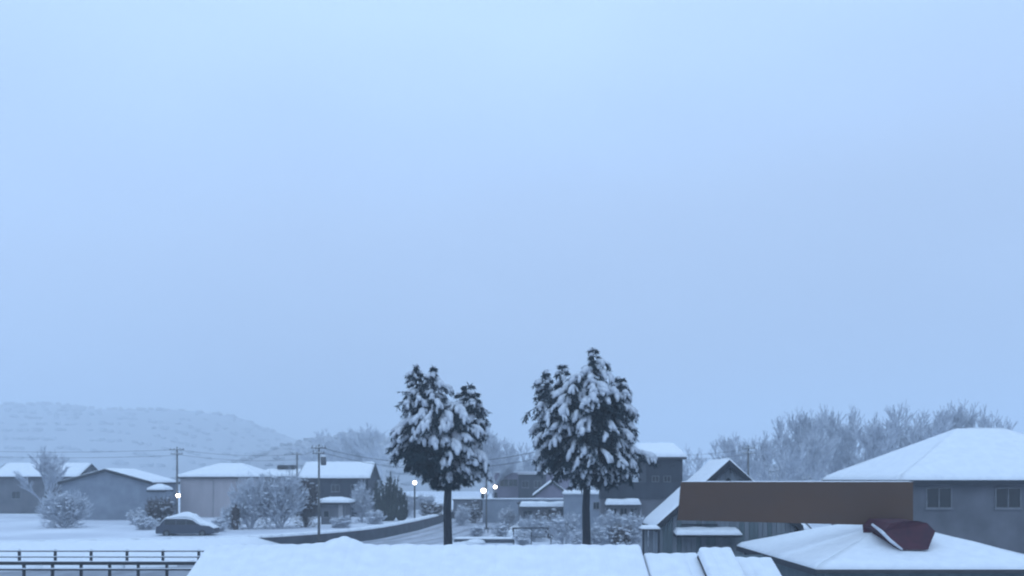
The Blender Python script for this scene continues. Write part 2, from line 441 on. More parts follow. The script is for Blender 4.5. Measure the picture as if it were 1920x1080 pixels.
def shrub(px, py_base, D, wpx, hpx, label, seed, name='snowy_shrub', cat='shrub', twigm='frost', density=1.0, snowy=1.0, z0=None, tall=False, depth=None):
    rnd = random.Random(seed); z0 = gz(py_base, D) if z0 is None else z0
    W = wpx / F * D / 2; H = hpx / F * D; DD = depth or W * .8
    r = thing(name, label, cat, (gx(px, D), D, z0))
    b = MB(); s = MB()
    if not tall:
        src = bare_mesh(seed + 200, 4, .75, 4, lean=.9, r0=.05, stems=max(9, int(11 * density * max(1, W * .9))), twig_r=.022, kids_n=(2, 3))
        src.v = [(v[0], v[1], v[2] * .98 - (.0 if v[2] < .5 else 0)) for v in src.v]
        rmx = sorted(math.hypot(v[0], v[1]) for v in src.v)[int(len(src.v) * .97)]; zmx = sorted(v[2] for v in src.v)[int(len(src.v) * .985)]
        b.add([(v[0] * W / rmx, v[1] * DD / rmx, v[2] * H / zmx) for v in src.v], src.f)
        # low twigs that hide the stems
        for k in range(int(150 * max(1, W))):
            a = rnd.uniform(0, 6.28); q = rnd.uniform(.3, 1.0); zz = rnd.uniform(0, .55) * H
            p = Vector((math.cos(a) * q * W * .9, math.sin(a) * q * DD * .9, zz)); d = Vector((math.cos(a), math.sin(a), rnd.uniform(-.4, 1))) * rnd.uniform(.3, .6)
            b.tube([p - d * .5, p, p + d * .6], [.03, .03, .01], 3, False)
        for k in range(int(130 * snowy * max(.6, W))):
            v = rnd.choice(b.v)
            if v[2] < H * .3: continue
            sz = rnd.uniform(.07, .17)
            s.ball((v[0], v[1], v[2] + .02), sz * rnd.uniform(1, 1.9), sz * 1.2, sz * rnd.uniform(.45, .8), 6, 4, .7, rnd.random() * 90)
    else:
        for k in range(int(26 * density)):
            a = rnd.uniform(0, 6.28); q = math.sqrt(rnd.random()); tx, ty = math.cos(a) * q * W, math.sin(a) * q * DD
            top = H * rnd.choice((1.0, .9, .8, .65, .5)) * (1 - .35 * q) * rnd.uniform(.85, 1.03)
            pts = [(tx * .3, ty * .3, -.1), (tx * .85, ty * .85, top * .4), (tx, ty, top * .75), (tx * 1.02, ty, top)]
            b.tube(pts, [.12, .16, .10, .01], 5, False)
            for m_ in range(34):
                u = rnd.random(); i = min(2, int(u * 3)); p = Vector(pts[i]).lerp(Vector(pts[i + 1]), rnd.random())
                d = Vector((rnd.uniform(-1, 1), rnd.uniform(-1, 1), rnd.uniform(.3, 1.4))).normalized() * rnd.uniform(.2, .5)
                b.tube([p, p + d * .6, p + d], [.04, .05, .01], 3, False)
            if rnd.random() < snowy:
                zz = rnd.uniform(.3, .9); p = Vector(pts[1]).lerp(Vector(pts[2]), rnd.random()); sz = rnd.uniform(.05, .10)
                s.ball((p.x, p.y - .1, p.z), sz * 1.5, sz, sz * 2.6, 6, 4, .6, rnd.random() * 90)
    b.build('twigs', M[twigm], r)
    if s.v: s.build('snow', M['treesnow'], r, True, kind='stuff')
    return r

# ------------------------------------------------------------------ cedars
def cedar(px, D, label, leaders, body, trunk_r, ztop, bare_spots, seed, limbs):
    rnd = random.Random(seed)
    X0 = gx(px, D)
    r = thing('cedar_tree', label, 'tree', (X0, D, 0), 0, 'snow-laden cedars behind the long roof')
    zb = min(l[3] for l in leaders)
    tk = MB().tube([(0.1, 0, -.3), (.02, 0, .5), (0, 0, 2.5), (-.05, 0, 4.5), (.03, 0, 6.5), (0, .1, 9), (.0, 0, ztop)],
                   [trunk_r * 1.5, trunk_r * 1.12, trunk_r, trunk_r * .92, trunk_r * .8, trunk_r * .5, .05], 12)
    tk.build('trunk', M['bark'], r, True)
    nd = MB(); sn = MB(); lm = MB()
    def blade(p, d, ln, w):
        d = d.normalized(); s_ = d.cross(Vector((rnd.uniform(-1, 1), rnd.uniform(-1, 1), rnd.uniform(-1, 1))))
        if s_.length < .01: return
        s_.normalize(); s_ *= w
        m_ = p + d * ln * .45
        nd.add([p, m_ + s_, p + d * ln, m_ - s_], [(0, 1, 2, 3)])
    def spine(p, d, ln, droop, n=5):
        pts = [p.copy()]; q = p.copy(); v = d.normalized()
        for k in range(n):
            v = (v + Vector((0, 0, -droop / n)) + Vector((rnd.uniform(-1, 1), rnd.uniform(-1, 1), rnd.uniform(-1, 1))) * .07).normalized()
            q = q + v * ln / n; pts.append(q.copy())
        return pts
    def clothe(pts, snow, fat, dens=9):
        for i in range(len(pts) - 1):
            a, c = pts[i], pts[i + 1]; v = (c - a)
            for _ in range(dens):
                u = rnd.random(); p = a.lerp(c, u)
                dd = v.normalized() * .7 + Vector((rnd.uniform(-1, 1), rnd.uniform(-1, 1), rnd.uniform(-1.1, .35))) * .8
                blade(p, dd, rnd.uniform(.18, .42), rnd.uniform(.022, .045))
        if snow:
            m_ = len(pts); st = 1 if m_ > 4 else 0
            rr = []; pp = []
            for i in range(st, m_):
                u = (i - st) / (m_ - 1 - st)
                pp.append(pts[i] + Vector((0, 0, fat * .75 + .02)))
                rr.append(fat * (.6 + .75 * math.sin(math.pi * (.12 + .8 * u))) * rnd.uniform(.75, 1.3))
            sn.tube(pp, rr, 6, True)
    def frond(p, d, ln, snowp, dens=8):
        sp = spine(p, d, ln, rnd.uniform(.8, 1.5))
        snow = rnd.random() < snowp
        lm.tube(sp, [.035, .03, .026, .02, .015, .01], 3, False)
        clothe(sp, snow, rnd.uniform(.09, .165) * (.5 + .4 * min(ln, 1.5)), dens)
        side = d.cross(Vector((0, 0, 1)))
        side = side.normalized() if side.length > .01 else Vector((1, 0, 0))
        for k in range(rnd.randint(4, 6)):
            i = rnd.randint(1, 4); sg = rnd.choice((-1, 1))
            dd = (sp[i + 1] - sp[i]).normalized() * .8 + side * sg * rnd.uniform(.4, 1.0) + Vector((0, 0, rnd.uniform(-.3, .1)))
            s2 = spine(sp[i], dd, ln * rnd.uniform(.3, .55), rnd.uniform(.7, 1.6), 3)
            clothe(s2, snow and rnd.random() < .8, rnd.uniform(.06, .12) * (.55 + .35 * min(ln, 1.5)), dens)
    # pointed leading shoots
    for (dx, dy, zt, zbm, rmax, sl) in leaders:
        lm.tube([Vector((dx * .3, dy * .3, zbm - 1.5)), Vector((dx * .85, dy * .8, zbm)), Vector((dx, dy, zt - 1.2)), Vector((dx + rnd.uniform(-.06, .06), dy, zt))], [.13, .1, .06, .015], 5, False)
        z = zt - .1
        while z > zbm:
            rr = min(rmax, .2 + (zt - z) * sl) * (1 + .35 * noise.noise(Vector((z * 1.1, dx, seed))))
            nfr = max(2, int(2.0 + rr * 2.3)); a0 = rnd.uniform(0, 6.28)
            for k in range(nfr):
                a = a0 + 6.283 * k / nfr + rnd.uniform(-.4, .4)
                frond(Vector((dx, dy, z)), Vector((math.cos(a), math.sin(a), rnd.uniform(.2, .9))), rr * rnd.uniform(.7, 2.0), .72, 4)
            z -= .38
    # the broad body of boughs: reach to the left and right by height
    def reach(z):
        for (z0_, l0, r0_), (z1_, l1, r1_) in zip(body, body[1:]):
            if z1_ <= z <= z0_:
                t = (z0_ - z) / (z0_ - z1_); return l0 + (l1 - l0) * t, r0_ + (r1_ - r0_) * t
        return (0, 0)
    z = body[0][0]
    while z > body[-1][0]:
        l_, r_ = reach(z); cxm = (l_ + r_) / 2; hw2 = (r_ - l_) / 2; dep = hw2 * .85
        nfr = int(6 + hw2 * 5.8); a0 = rnd.uniform(0, 6.28)
        for k in range(nfr):
            a = a0 + 6.283 * k / nfr + rnd.uniform(-.25, .25)
            ca, sa = math.cos(a), math.sin(a)
            lump = .86 + .34 * noise.noise(Vector((ca * 1.6 + seed, sa * 1.6, z * .9)))
            Rr = Vector((ca * hw2, sa * dep, 0)) * min(1.1, lump) * (rnd.uniform(1.08, 1.25) if rnd.random() < .22 else 1)
            q = rnd.choice((.25, .5, .62, .8)) if rnd.random() < .5 else 1.0
            tipv = Vector((cxm, 0, 0)) + Rr * q
            ln = min(rnd.uniform(1.1, 1.9), max(.5, Rr.length * .75))
            st = tipv - Vector((ca, sa, 0)) * ln * .86 + Vector((0, 0, z + ln * rnd.uniform(.28, .42)))
            if z + ln * .3 > body[0][0] + .4: st.z = body[0][0] + .2
            snp = (.88 if q > .7 else .55) + .22 * noise.noise(Vector((ca * 2.2, sa * 2.2, z * 1.3 + seed)))
            for (bx, bz, br, bp) in bare_spots:
                if (tipv.x - bx) ** 2 + (z - bz) ** 2 < br * br: snp = bp
            frond(st, Vector((ca, sa, rnd.uniform(.05, .35))), ln, snp)
        z -= .33
    # long low limbs
    for (p0, p1) in limbs:
        lm.tube([p0, (Vector(p0) + Vector(p1)) / 2 + Vector((0, 0, .35)), p1], [.1, .075, .04], 5, False)
    nd.build('needles', M['needle'], r, kind='stuff')
    lm.build('limbs', M['bark'], r, kind='stuff')
    sn.build('snow', M['treesnow'], r, True, kind='stuff')
    return r

cedar(840, 60, 'left snow-laden cedar with two close tips and one lower tip above a bare trunk',
      [(-2.1, .1, 14.0, 11.0, .9, .36), (-.95, -.4, 13.9, 11.0, .9, .34), (1.25, .2, 12.75, 10.0, .8, .38), (.75, .9, 12.2, 10, .6, .4), (1.75, -.3, 12.2, 10, .5, .4)],
      [(12.0, -2.7, -.4), (11.3, -2.9, .3), (10.6, -3.0, 2.2), (10.0, -3.4, 2.4), (8.9, -4.0, 2.6), (7.9, -4.4, 2.6), (7.3, -3.4, 2.5), (6.5, -1.8, 2.1), (6.0, -.8, .9)],
      
      .29, 11.0, [(-1.9, 7.5, 1.5, .04), (-.5, 7.6, .9, .25)], 5, [((0, 0, 6.6), (-3, .3, 8.4)), ((0, 0, 6.4), (1.6, 0, 7.4)), ((0, 0, 7), (.4, -1.6, 7.6))])
cedar(1100, 60, 'tall right snow-laden cedar, the broader of the two, with four uneven pointed tips',
      [(.48, 0, 15.1, 11.6, 1.25, .46), (-1.6, .4, 14.1, 11.2, .8, .36), (-2.75, -.2, 13.6, 10.8, .9, .38), (2.3, .3, 13.2, 10.8, .9, .65), (1.3, .5, 12.6, 10.8, .7, .4), (-.6, -.5, 13.2, 11, .7, .4)],
      [(12.3, -2.6, 2.0), (11.9, -3.1, 2.6), (11.4, -3.4, 2.7), (10.0, -3.6, 3.2), (8.6, -3.7, 3.5), (7.7, -3.5, 3.75), (7.0, -2.4, 3.7), (6.5, -1.7, 3.2), (6.1, -1.0, .9)],
      
      .28, 12.0, [(1.6, 10.4, 1.3, .08), (1.0, 8.6, .9, .1), (-2.4, 7.6, .9, .1), (.2, 8.8, .5, .2)], 8, [((0, 0, 6.8), (-3, .3, 8.6)), ((0, 0, 6.6), (3, 0, 8)), ((0, 0, 6.4), (.6, -1.6, 7.6))])

# ------------------------------------------------------------------ foreground roofs
def near_roof(name, label, x0, x1, D, z, slope, front, back, th, seed, waves, wall='greyw', nu=60, nv=26, mound=None, yaw=0):
    """gable roof with its ridge along x; the slope towards the camera is the one in view"""
    cx_ = (x0 + x1) / 2; W = (x1 - x0) / 2
    r = thing(name, label, 'house', (cx_, D, 0), yaw)
    ez = z - th - slope * front; bz = z - th - slope * back
    MB().box(-W + .4, W - .4, -front + .6, back - .5, -.3, ez + .1).build('wall', M[wall], r)
    rz_ = z - th
    for sx in (-1, 1):
        gb = MB()
        xa, xb = sorted((sx * (W - .4), sx * (W - .55)))
        gb.add([(xa, -front + .6, ez), (xa, back - .5, ez), (xa, 0, rz_ - .16), (xb, -front + .6, ez), (xb, back - .5, ez), (xb, 0, rz_ - .16)],
               [(0, 1, 2), (3, 5, 4), (0, 2, 5, 3), (1, 4, 5, 2)])
        gb.build('gable_wall', M[wall], r)
    A, B_, C_, D_ = Vector((-W, -front, ez)), Vector((W, -front, ez)), Vector((W, 0, rz_)), Vector((-W, 0, rz_))
    E_, G_ = Vector((W, back, bz)), Vector((-W, back, bz))
    MB().slab([A, B_, C_, D_], .1).slab([D_, C_, E_, G_], .1).build('roof', M['rooft'], r)
    e_ = Vector((0, 0, .003))
    s = MB(); s.snow(A + e_, B_ + e_, C_ + e_, D_ + e_, th, nu, nv, (1, 1, 0, 1), seed, .017, waves, amp=.09, edge=.12 if W > 3 else .07)
    s.snow(E_ + e_, G_ + e_, D_ + e_, C_ + e_, th, nu, 10, (1, 1, 0, 1), seed, 0, 0)
    if mound:
        for i, v in enumerate(s.v):
            for (mx, mw, mh) in mound:
                k = math.exp(-((v[0] + cx_ - mx) / mw) ** 2) * math.exp(-(v[1] / .7) ** 2)
                s.v[i] = (v[0], v[1], s.v[i][2] + mh * k)
    s.build('snow', M['snow'], r, True)
    # seam ribs of the sheet metal just showing as ends along the eave
    gt = MB().box(-W, W, -front - .1, -front - .004, ez - .16, ez - .03); gt.build('gutter', M['trim'], r)
    return r
near_roof('long_house', 'long low house in the foreground whose wide roof is one smooth sheet of snow', gx(386, 25), gx(1203, 25), 25, gz(1022, 25) - .0, .40, 5, 5, .22, 3, 33,
          nu=372, mound=[(gx(648, 25), .42, .17), (gx(625, 25), .7, .07)])
near_roof('outbuilding', 'narrow snow-covered outbuilding roof beside the right end of the long roof', gx(1205, 25), gx(1309, 25), 25, gz(1038, 25), .40, 5, 2.2, .20, 5, 4, nu=48)
near_roof('outbuilding', 'raised snow-covered outbuilding roof standing higher between two lower roofs', gx(1309, 24.6), gx(1373, 24.6), 24.6, gz(1027, 24.6), .40, 5, 2, .20, 6, 3, 'darkw', nu=36)
near_roof('outbuilding', 'snow-covered outbuilding roof next to the eave of the hipped house', gx(1373, 25.2), gx(1449, 25.2), 25.2, gz(1045, 25.2), .40, 5, 2.5, .20, 7, 3, 'darkw', nu=36)
# low dark wall glimpsed behind
gw = MB().box(gx(1330, 27.5), gx(1430, 27.5), 27.4, 27.6, -.3, gz(1041, 27.5)); tag(gw.build('garden_wall', M['plank2']), 'short dark green-black wall between the outbuilding roofs and the gabled house', 'wall')

# hipped house on the right
HX0 = 11.75; hcx = 16.65; Hw = hcx - HX0
EZ = gz(1064, 35)
hip = house('hipped_house', 'low hipped house at lower right with a broad snowy roof and grey green wall', 'house', (hcx, 41.2, 0), rad(90), 11.4, Hw * 2 - 1.0, EZ - .05, 4.72 - EZ - .15,
            'hip', .5, 'plank2', .15, hipin=4.9, seed=21, nu=36)
for wx_ in (-2.6, .4, 3.2):
    f = MB(); X = -5.72
    f.box(X - .05, X, wx_ - .8, wx_ + .8, 1.3, 1.37).box(X - .05, X, wx_ - .8, wx_ + .8, 2.43, 2.5).box(X - .05, X, wx_ - .8, wx_ - .73, 1.37, 2.43).box(X - .05, X, wx_ + .73, wx_ + .8, 1.37, 2.43)
    fo = f.build('window', M['wframe'], hip)
    MB().box(X - .03, X - .01, wx_ - .725, wx_ - .02, 1.375, 2.425).build('pane', M['glass'], fo)
    MB().box(X - .03, X - .01, wx_ + .02, wx_ + .725, 1.375, 2.425).build('pane', M['glass'], fo)
# maroon dormer on its front slope
dm = MB()
DX = hcx
xl, xr = gx(1670, 36.6), gx(1752, 36.6)
zb_, zt_ = gz(1030, 36.6), gz(977, 37)
# hipped dormer: slanting left and right cheeks, sheet metal all over
dm.add([(xl + .35, 36.4, zb_), (xr - .35, 36.4, zb_), (xr + .15, 39.0, zb_ + .4), (xl - .15, 39.0, zb_ + .4),
        (xl - .18, 36.9, zt_ - .42), (xl + .15, 36.9, zt_ - .08), (xl + .6, 36.8, zt_ + .02), (xr - .6, 36.8, zt_ + .02), (xr - .15, 36.9, zt_ - .08), (xr + .18, 36.9, zt_ - .42),
        (xl - .1, 39.3, zt_ - .3), (xl + .2, 39.3, zt_), (xr - .2, 39.3, zt_), (xr + .1, 39.3, zt_ - .3)],
       [(0, 1, 9, 8, 7, 6, 5, 4), (4, 5, 11, 10), (5, 6, 7, 8, 12, 11), (8, 9, 13, 12), (0, 4, 10, 3), (1, 2, 13, 9), (0, 3, 2, 1), (3, 10, 11, 12, 13, 2)])
for i, v in enumerate(dm.v): dm.v[i] = (v[1] - 41.2, -(v[0] - hcx), v[2])
dm.build('dormer', M['maroon'], hip, label='maroon metal dormer from which the snow has slid')
sl = MB(); q = [(xl + .3, 36.2, zb_ + .02), (xl - .05, 36.5, zb_ + .35), (xl - .25, 36.9, zb_ + .7), (xl - .35, 37.6, zb_ + .95)]
sl.tube([(y - 41.2, -(x - hcx), z) for x, y, z in q], [.04, .07, .07, .05], 7).build('slid_snow', M['treesnow'], hip, True)

# redaction-like brown bar, built as a solid panel, on the rear slope
BD = 39.6
bd = thing('bar', 'long plain brown-grey signboard standing along the top of the hipped roof', 'bar', (gx(1273, BD), BD, gz(980, BD)))
x1_ = gx(1712, BD) - gx(1273, BD); zt0 = gz(903.5, BD) - gz(980, BD); zl = gz(975.5, BD) - gz(980, BD); zr = gz(986.5, BD) - gz(980, BD)
p = MB(); v = [(-.05, 0, zl), (x1_, 0, zr), (x1_, 0, zt0), (.1, 0, zt0)]
p.add(v + [(a, .12, c) for a, _, c in v], [(0, 1, 2, 3), (7, 6, 5, 4), (0, 4, 5, 1), (1, 5, 6, 2), (2, 6, 7, 3), (3, 7, 4, 0)])
p.build('panel', M['board'], bd)
for px_ in (1672, 1700):
    xx = gx(px_, BD) - gx(1273, BD)
    MB().box(xx - .05, xx + .05, .125, .225, -.75, zt0 - .1).build('leg', M['darksteel'], bd)
MB().box(.4, x1_ - .1, .23, .30, zt0 * .6, zt0 * .6 + .09).build('rail', M['darksteel'], bd)
MB().snow((.12, 0, zt0), (x1_, 0, zt0), (x1_, .12, zt0), (.12, .12, zt0), .035, 60, 4, (1, 1, 1, 1), 8, edge=.05).build('snow', M['snow'], bd, True)

# snowy hip roof behind, upper right
ur = house('villa', 'two-storey house at the right edge with a low white hipped roof behind the signboard', 'house', (gx(1541, 65) + 8.0, 58.5, 0), 0, 15.0, 12.0, gz(893, 52) - .1, 3.15,
           'hip', .5, 'greyw', .2, hipin=6.5, seed=31, nu=40, wins=[(-5.5, 5.4, 1.5, 1.2, 1), (-1.5, 5.4, 1.5, 1.2, 1), (3, 5.4, 1.5, 1.2, 1)])

# ------------------------------------------------------------------ gabled house
GD = 50.0
apx = gx(1368, GD); apz = gz(866, GD)
eL = gx(1230, GD); half = apx - eL
rise_ = apz - gz(989, GD)
gh = house('gabled_house', 'grey house with its pointed gable facing the viewer, dark verge boards and snowy left slope', 'house', (apx - 1.4, GD + 5.0, 0), rad(90), 4.4, (half - .35) * 2, apz - rise_ - .0 + .2, rise_,
           'gable', .35, 'plank', .2, seed=41, nu=24)
gh.location = (apx, GD + 2.55, 0)
# local frame: the gable that faces the viewer is the local -x end (rotation 97 deg about z)
gx_end = -2.2
def on_gable(name, y0, y1, z0, z1, out=.05, m='trim', parent=gh, label=None, inn=0.0):
    return MB().box(gx_end - out, gx_end - inn - .001, y0, y1, z0, z1).build(name, M[m], parent, label=label)
Yh = half - .35
slope_g = rise_ / (Yh + .35)
hw_ = apz - rise_ + .2
k = 0; yy = -Yh + .03
prnd = random.Random(3)
while yy < Yh - .05:
    wdt = .26 + prnd.uniform(-.02, .02)
    top = hw_ + slope_g * (Yh - max(abs(yy), abs(yy + wdt))) - .12
    pl = MB().box(gx_end - .03 - prnd.uniform(0, .015), gx_end - .002, yy, yy + wdt - .03, -.1, max(top, .5))
    pl.build('plank', M['plank'] if prnd.random() < .7 else M['plank2'], gh); yy += wdt
# gable: local y axis maps to world -x  (rot 97deg) so left in the picture is +y
window_spec = [(.6, 2.25, 1.5, 1.1), (-1.5, 2.25, 1.4, 1.1)]
for (wy, wz, ww, wh) in window_spec:
    f = MB(); X = gx_end - .05
    f.box(X - .05, X, wy - ww / 2, wy + ww / 2, wz - wh / 2, wz - wh / 2 + .07).box(X - .05, X, wy - ww / 2, wy + ww / 2, wz + wh / 2 - .07, wz + wh / 2)
    f.box(X - .05, X, wy - ww / 2, wy - ww / 2 + .07, wz - wh / 2 + .07, wz + wh / 2 - .07).box(X - .05, X, wy + ww / 2 - .07, wy + ww / 2, wz - wh / 2 + .07, wz + wh / 2 - .07)
    fo = f.build('window', M['wframe'], gh)
    MB().box(X - .03, X - .01, wy - ww / 2 + .075, wy - .02, wz - wh / 2 + .075, wz + wh / 2 - .075).build('pane', M['glass'], fo)
    MB().box(X - .03, X - .01, wy + .02, wy + ww / 2 - .075, wz - wh / 2 + .075, wz + wh / 2 - .075).build('pane', M['glass'], fo)
on_gable('lintel', .6, 2.6, gz(986, GD), gz(983, GD), .10, 'trim')
tri = MB(); zc = hw_ + slope_g * Yh - .75
tri.add([(gx_end - .09, -.75, zc - .85), (gx_end - .09, .75, zc - .85), (gx_end - .09, 0, zc), (gx_end - .055, -.75, zc - .85), (gx_end - .055, .75, zc - .85), (gx_end - .055, 0, zc)],
        [(0, 1, 2), (5, 4, 3), (0, 3, 4, 1), (1, 4, 5, 2), (2, 5, 3, 0)])
tri.build('gable_vent', M['glass'], gh)
# awning
ay0, ay1 = -.55, 3.05; az = gz(1004, 49) 
aw = MB().box(gx_end - .95, gx_end - .06, ay0, ay1, az - .12, az - .004).build('awning', M['trim'], gh)
MB().snow((gx_end - .98, ay1, az), (gx_end - .98, ay0, az), (gx_end - .05, ay0, az + .12), (gx_end - .05, ay1, az + .12), .26, 24, 6, (1, 1, 0, 1), 3).build('snow', M['snow'], aw, True)
# little snowy porch roof at its left eave
pr = thing('porch', 'tiny snow-topped lean-to at the left corner of the gabled house', 'porch', (gx(1222, 49.5), 49.5, 0))
MB().box(-.5, .45, 0, 1.2, gz(992, 49.5) - .08, gz(992, 49.5)).build('roof', M['rooft'], pr)
MB().snow((-.53, -.03, gz(992, 49.5)), (.48, -.03, gz(992, 49.5)), (.48, 1.2, gz(992, 49.5)), (-.53, 1.2, gz(992, 49.5)), .18, 8, 6, (1, 1, 1, 1), 3).build('snow', M['snow'], pr, True)
for xx in (-.45, .4): MB().box(xx - .05, xx + .05, .05, .15, -.1, gz(992, 49.5) - .082).build('post', M['trim'], pr)
for i_, xx in enumerate((-.2, .1)): MB().box(xx - .12, xx + .12, .9, .95, -.1, gz(992, 49.5) - .1).build('plank', M['plank'], pr)

# small roof and wall between gabled and hipped house
sh = house('shed', 'small pale shed with a thin snowy roof between the gabled house and the hipped house', 'shed', (gx(1470, 51), 53, 0), 0, 2.6, 3, gz(992, 51) - .1, .5, 'gable', .3, 'pale', .15, seed=44, nu=10)
# ------------------------------------------------------------------ dark tall building right of the tall cedar
DD_ = 95.0
tb = thing('tall_house', 'dark three-storey house with a white flat-topped roof just right of the tall cedar', 'house', (gx(1246, DD_), DD_ + 3.0, 0))
xw = (gx(1279, DD_) - gx(1213, DD_)) / 2 + .05
MB().box(-xw, xw, -3, 3, -.3, gz(861, DD_)).build('wall', M['darkw'], tb)
MB().box(-xw - .35, xw + .35, -3.5, 3.5, gz(861, DD_) + .003, gz(857, DD_)).build('roof', M['rooft'], tb)
MB().snow((-xw - .4, -3.55, gz(857, DD_)), (xw + .4, -3.55, gz(857, DD_)), (xw + .4, 3.5, gz(836, DD_ + 6)), (-xw - .4, 3.5, gz(836, DD_ + 6)), .45, 20, 10, (1, 1, 1, 1), 5, edge=.5).build('snow', M['snow'], tb, True)
for px_ in (1229, 1251): window(tb, gx(px_, DD_) - gx(1246, DD_), gz(898, DD_), .75, .65, -3, -1, 1)
for px_ in (1236, 1262): window(tb, gx(px_, DD_) - gx(1246, DD_), gz(873, DD_), .5, .3, -3, -1, 0, M['darkw'])
lb = thing('side_house', 'lower dark wing with a snow-topped porch in front of the tall dark house', 'house', (gx(1205, 92), 92 + 2.0, 0))
xa, xb = gx(1128, 92) - gx(1205, 92), gx(1276, 92) - gx(1205, 92)
MB().box(xa, xb, -.8, .9, gz(936, 92), gz(904, 92)).build('upper_wall', M['darkw'], lb)
MB().box(xa + .05, xb - .05, -.6, .9, -.3, gz(936, 92) - .003).build('wall', M['greyw'], lb)
wa, wb = gx(1139, 91) - gx(1205, 92), gx(1204, 91) - gx(1205, 92)
po = MB().box(wa, wb, -1.9, -.803, gz(947, 91) - .1, gz(947, 91)).build('porch_roof', M['trim'], lb)
MB().snow((wa - .05, -1.95, gz(947, 91)), (wb + .05, -1.95, gz(947, 91)), (wb + .05, -.81, gz(946, 91)), (wa - .05, -.81, gz(946, 91)), .55, 18, 6, (1, 1, 0, 1), 6, edge=.25).build('snow', M['snow'], po, True)
for px_ in (1155, 1175, 1194): window(lb, gx(px_, 91) - gx(1205, 92), gz(962, 91), .75, .9, -.6, -1, 1)

# ------------------------------------------------------------------ middle distance between the cedars
def block(name, label, cat, px0, px1, ytop, D, dep, wall, th=.2, snow=True, z0=-.3, wins=(), parapet=None):
    r = thing(name, label, cat, (gx((px0 + px1) / 2, D), D, 0)); W = (gx(px1, D) - gx(px0, D)) / 2; zt = gz(ytop, D)
    MB().box(-W, W, 0, dep, z0, zt).build('wall', M[wall], r)
    MB().box(-W - .15, W + .15, -.15, dep + .15, zt + .003, zt + .18).build('roof_edge', M[parapet or 'trim'], r)
    if snow: MB().snow((-W - .18, -.18, zt + .183), (W + .18, -.18, zt + .183), (W + .18, dep + .18, zt + .183), (-W - .18, dep + .18, zt + .183), th, 20, 6, (1, 1, 1, 1), D * .1).build('snow', M['snow'], r, True)
    for (px_, py_, w_, h_) in wins: window(r, gx(px_, D) - gx((px0 + px1) / 2, D), gz(py_, D), w_, h_, 0, -1, 1)
    return r
block('flat_house', 'long mauve-grey flat-roofed building between the two cedars', 'building', 924, 1075, 888, 165, 9, 'mauve', .12, parapet='mauve', wins=[(945, 905, 1.6, 1.3), (962, 905, 1.6, 1.3)])
block('boxy_house', 'darker boxy house front in front of the long mauve-grey building', 'house', 972, 1024, 891, 158, 5, 'darkw', .1, parapet='darkw', wins=[(985, 908, 1.2, 1.2), (1008, 908, 1.2, 1.2)])
mg = house('cottage', 'small house with a faint snowy gable seen left of the tall cedar trunk', 'house', (gx(1035, 140), 143, 0), rad(90), 7, 5.2, gz(928, 140), 2.2, 'gable', .3, 'mauve', .2, seed=61, nu=10)
block('yard_wall', 'long low pale wall running across the far side of the road', 'wall', 905, 1080, 938, 134, .3, 'bluew', .12, parapet='bluew')
ls = block('low_shop', 'low grey building with a snow-topped awning left of the tall cedar trunk', 'building', 972, 1078, 945, 118, 5, 'greyw', .2, snow=False, wins=[(990, 966, 1.3, 1.2), (1038, 966, 1.6, 1.6), (1056, 966, 1.2, 1.6)])
aw = MB().box(gx(974, 117) - gx(1025, 118), gx(1066, 117) - gx(1025, 118), -1.3, -.16, gz(950, 117) - .1, gz(950, 117)).build('awning', M['trim'], ls)
MB().snow((gx(974, 117) - gx(1025, 118), -1.3, gz(950, 117)), (gx(1066, 117) - gx(1025, 118), -1.3, gz(950, 117)), (gx(1066, 117) - gx(1025, 118), -.17, gz(949, 117)), (gx(974, 117) - gx(1025, 118), -.17, gz(949, 117)), .6, 20, 6, (1, 1, 1, 1), 5, edge=.25).build('snow', M['snow'], aw, True)
block('pale_hut', 'small pale hut with a snow-covered roof edge right behind the tall cedar trunk', 'hut', 1060, 1132, 929, 112, 4, 'bluew', .42, parapet='bluew', wins=[(1118, 948, .8, .9)])
# dark rectangular frame
fr = thing('pipe_frame', 'dark rectangular pipe barrier standing among snowy bushes between the cedars', 'barrier', (gx(998, 90), 90, 0))
fw = gx(1034, 90) - gx(998, 90); fz = gz(990, 90)
MB().tube([(-fw, 0, fz), (fw, 0, fz)], .06, 6).build('rail', M['darksteel'], fr)
MB().tube([(-fw, 0, fz * .45), (fw, 0, fz * .45)], .04, 6).build('rail', M['darksteel'], fr)
for xx in (-fw + .05, -.1, fw - .05): MB().tube([(xx, 0, -.1), (xx, 0, fz - .03)], .055, 6).build('post', M['darksteel'], fr)

# ------------------------------------------------------------------ left side buildings
b2 = house('warehouse', 'big beige windowless building with a rounded snowy hipped roof on the left', 'building', (gx(412, 128), 133, 0), 0, gx(486, 128) - gx(338, 128), 10, gz(894, 128), 1.75, 'hip', .4, 'beige', .3, hipin=4.2, seed=71, nu=30)
MB().tube([(-.9, -5.06, .5), (-.9, -5.06, gz(897, 128))], .06, 6).build('downpipe', M['pale'], b2)
MB().tube([(2.4, -5.06, .5), (2.4, -5.06, gz(897, 128))], .06, 6).build('downpipe', M['pale'], b2)
b3 = house('link_house', 'low grey house between the beige building and the wide dark house', 'house', (gx(520, 134), 138, 0), 0, gx(552, 134) - gx(489, 134), 7, gz(894, 134), .95, 'gable', .35, 'pale', .25, seed=72, nu=16)
MB().box(-.9, 1.7, -.6, .6, gz(886, 134) + .55, gz(886, 134) + 1.15).build('roof_ridge_cap', M['rooft'], b3)
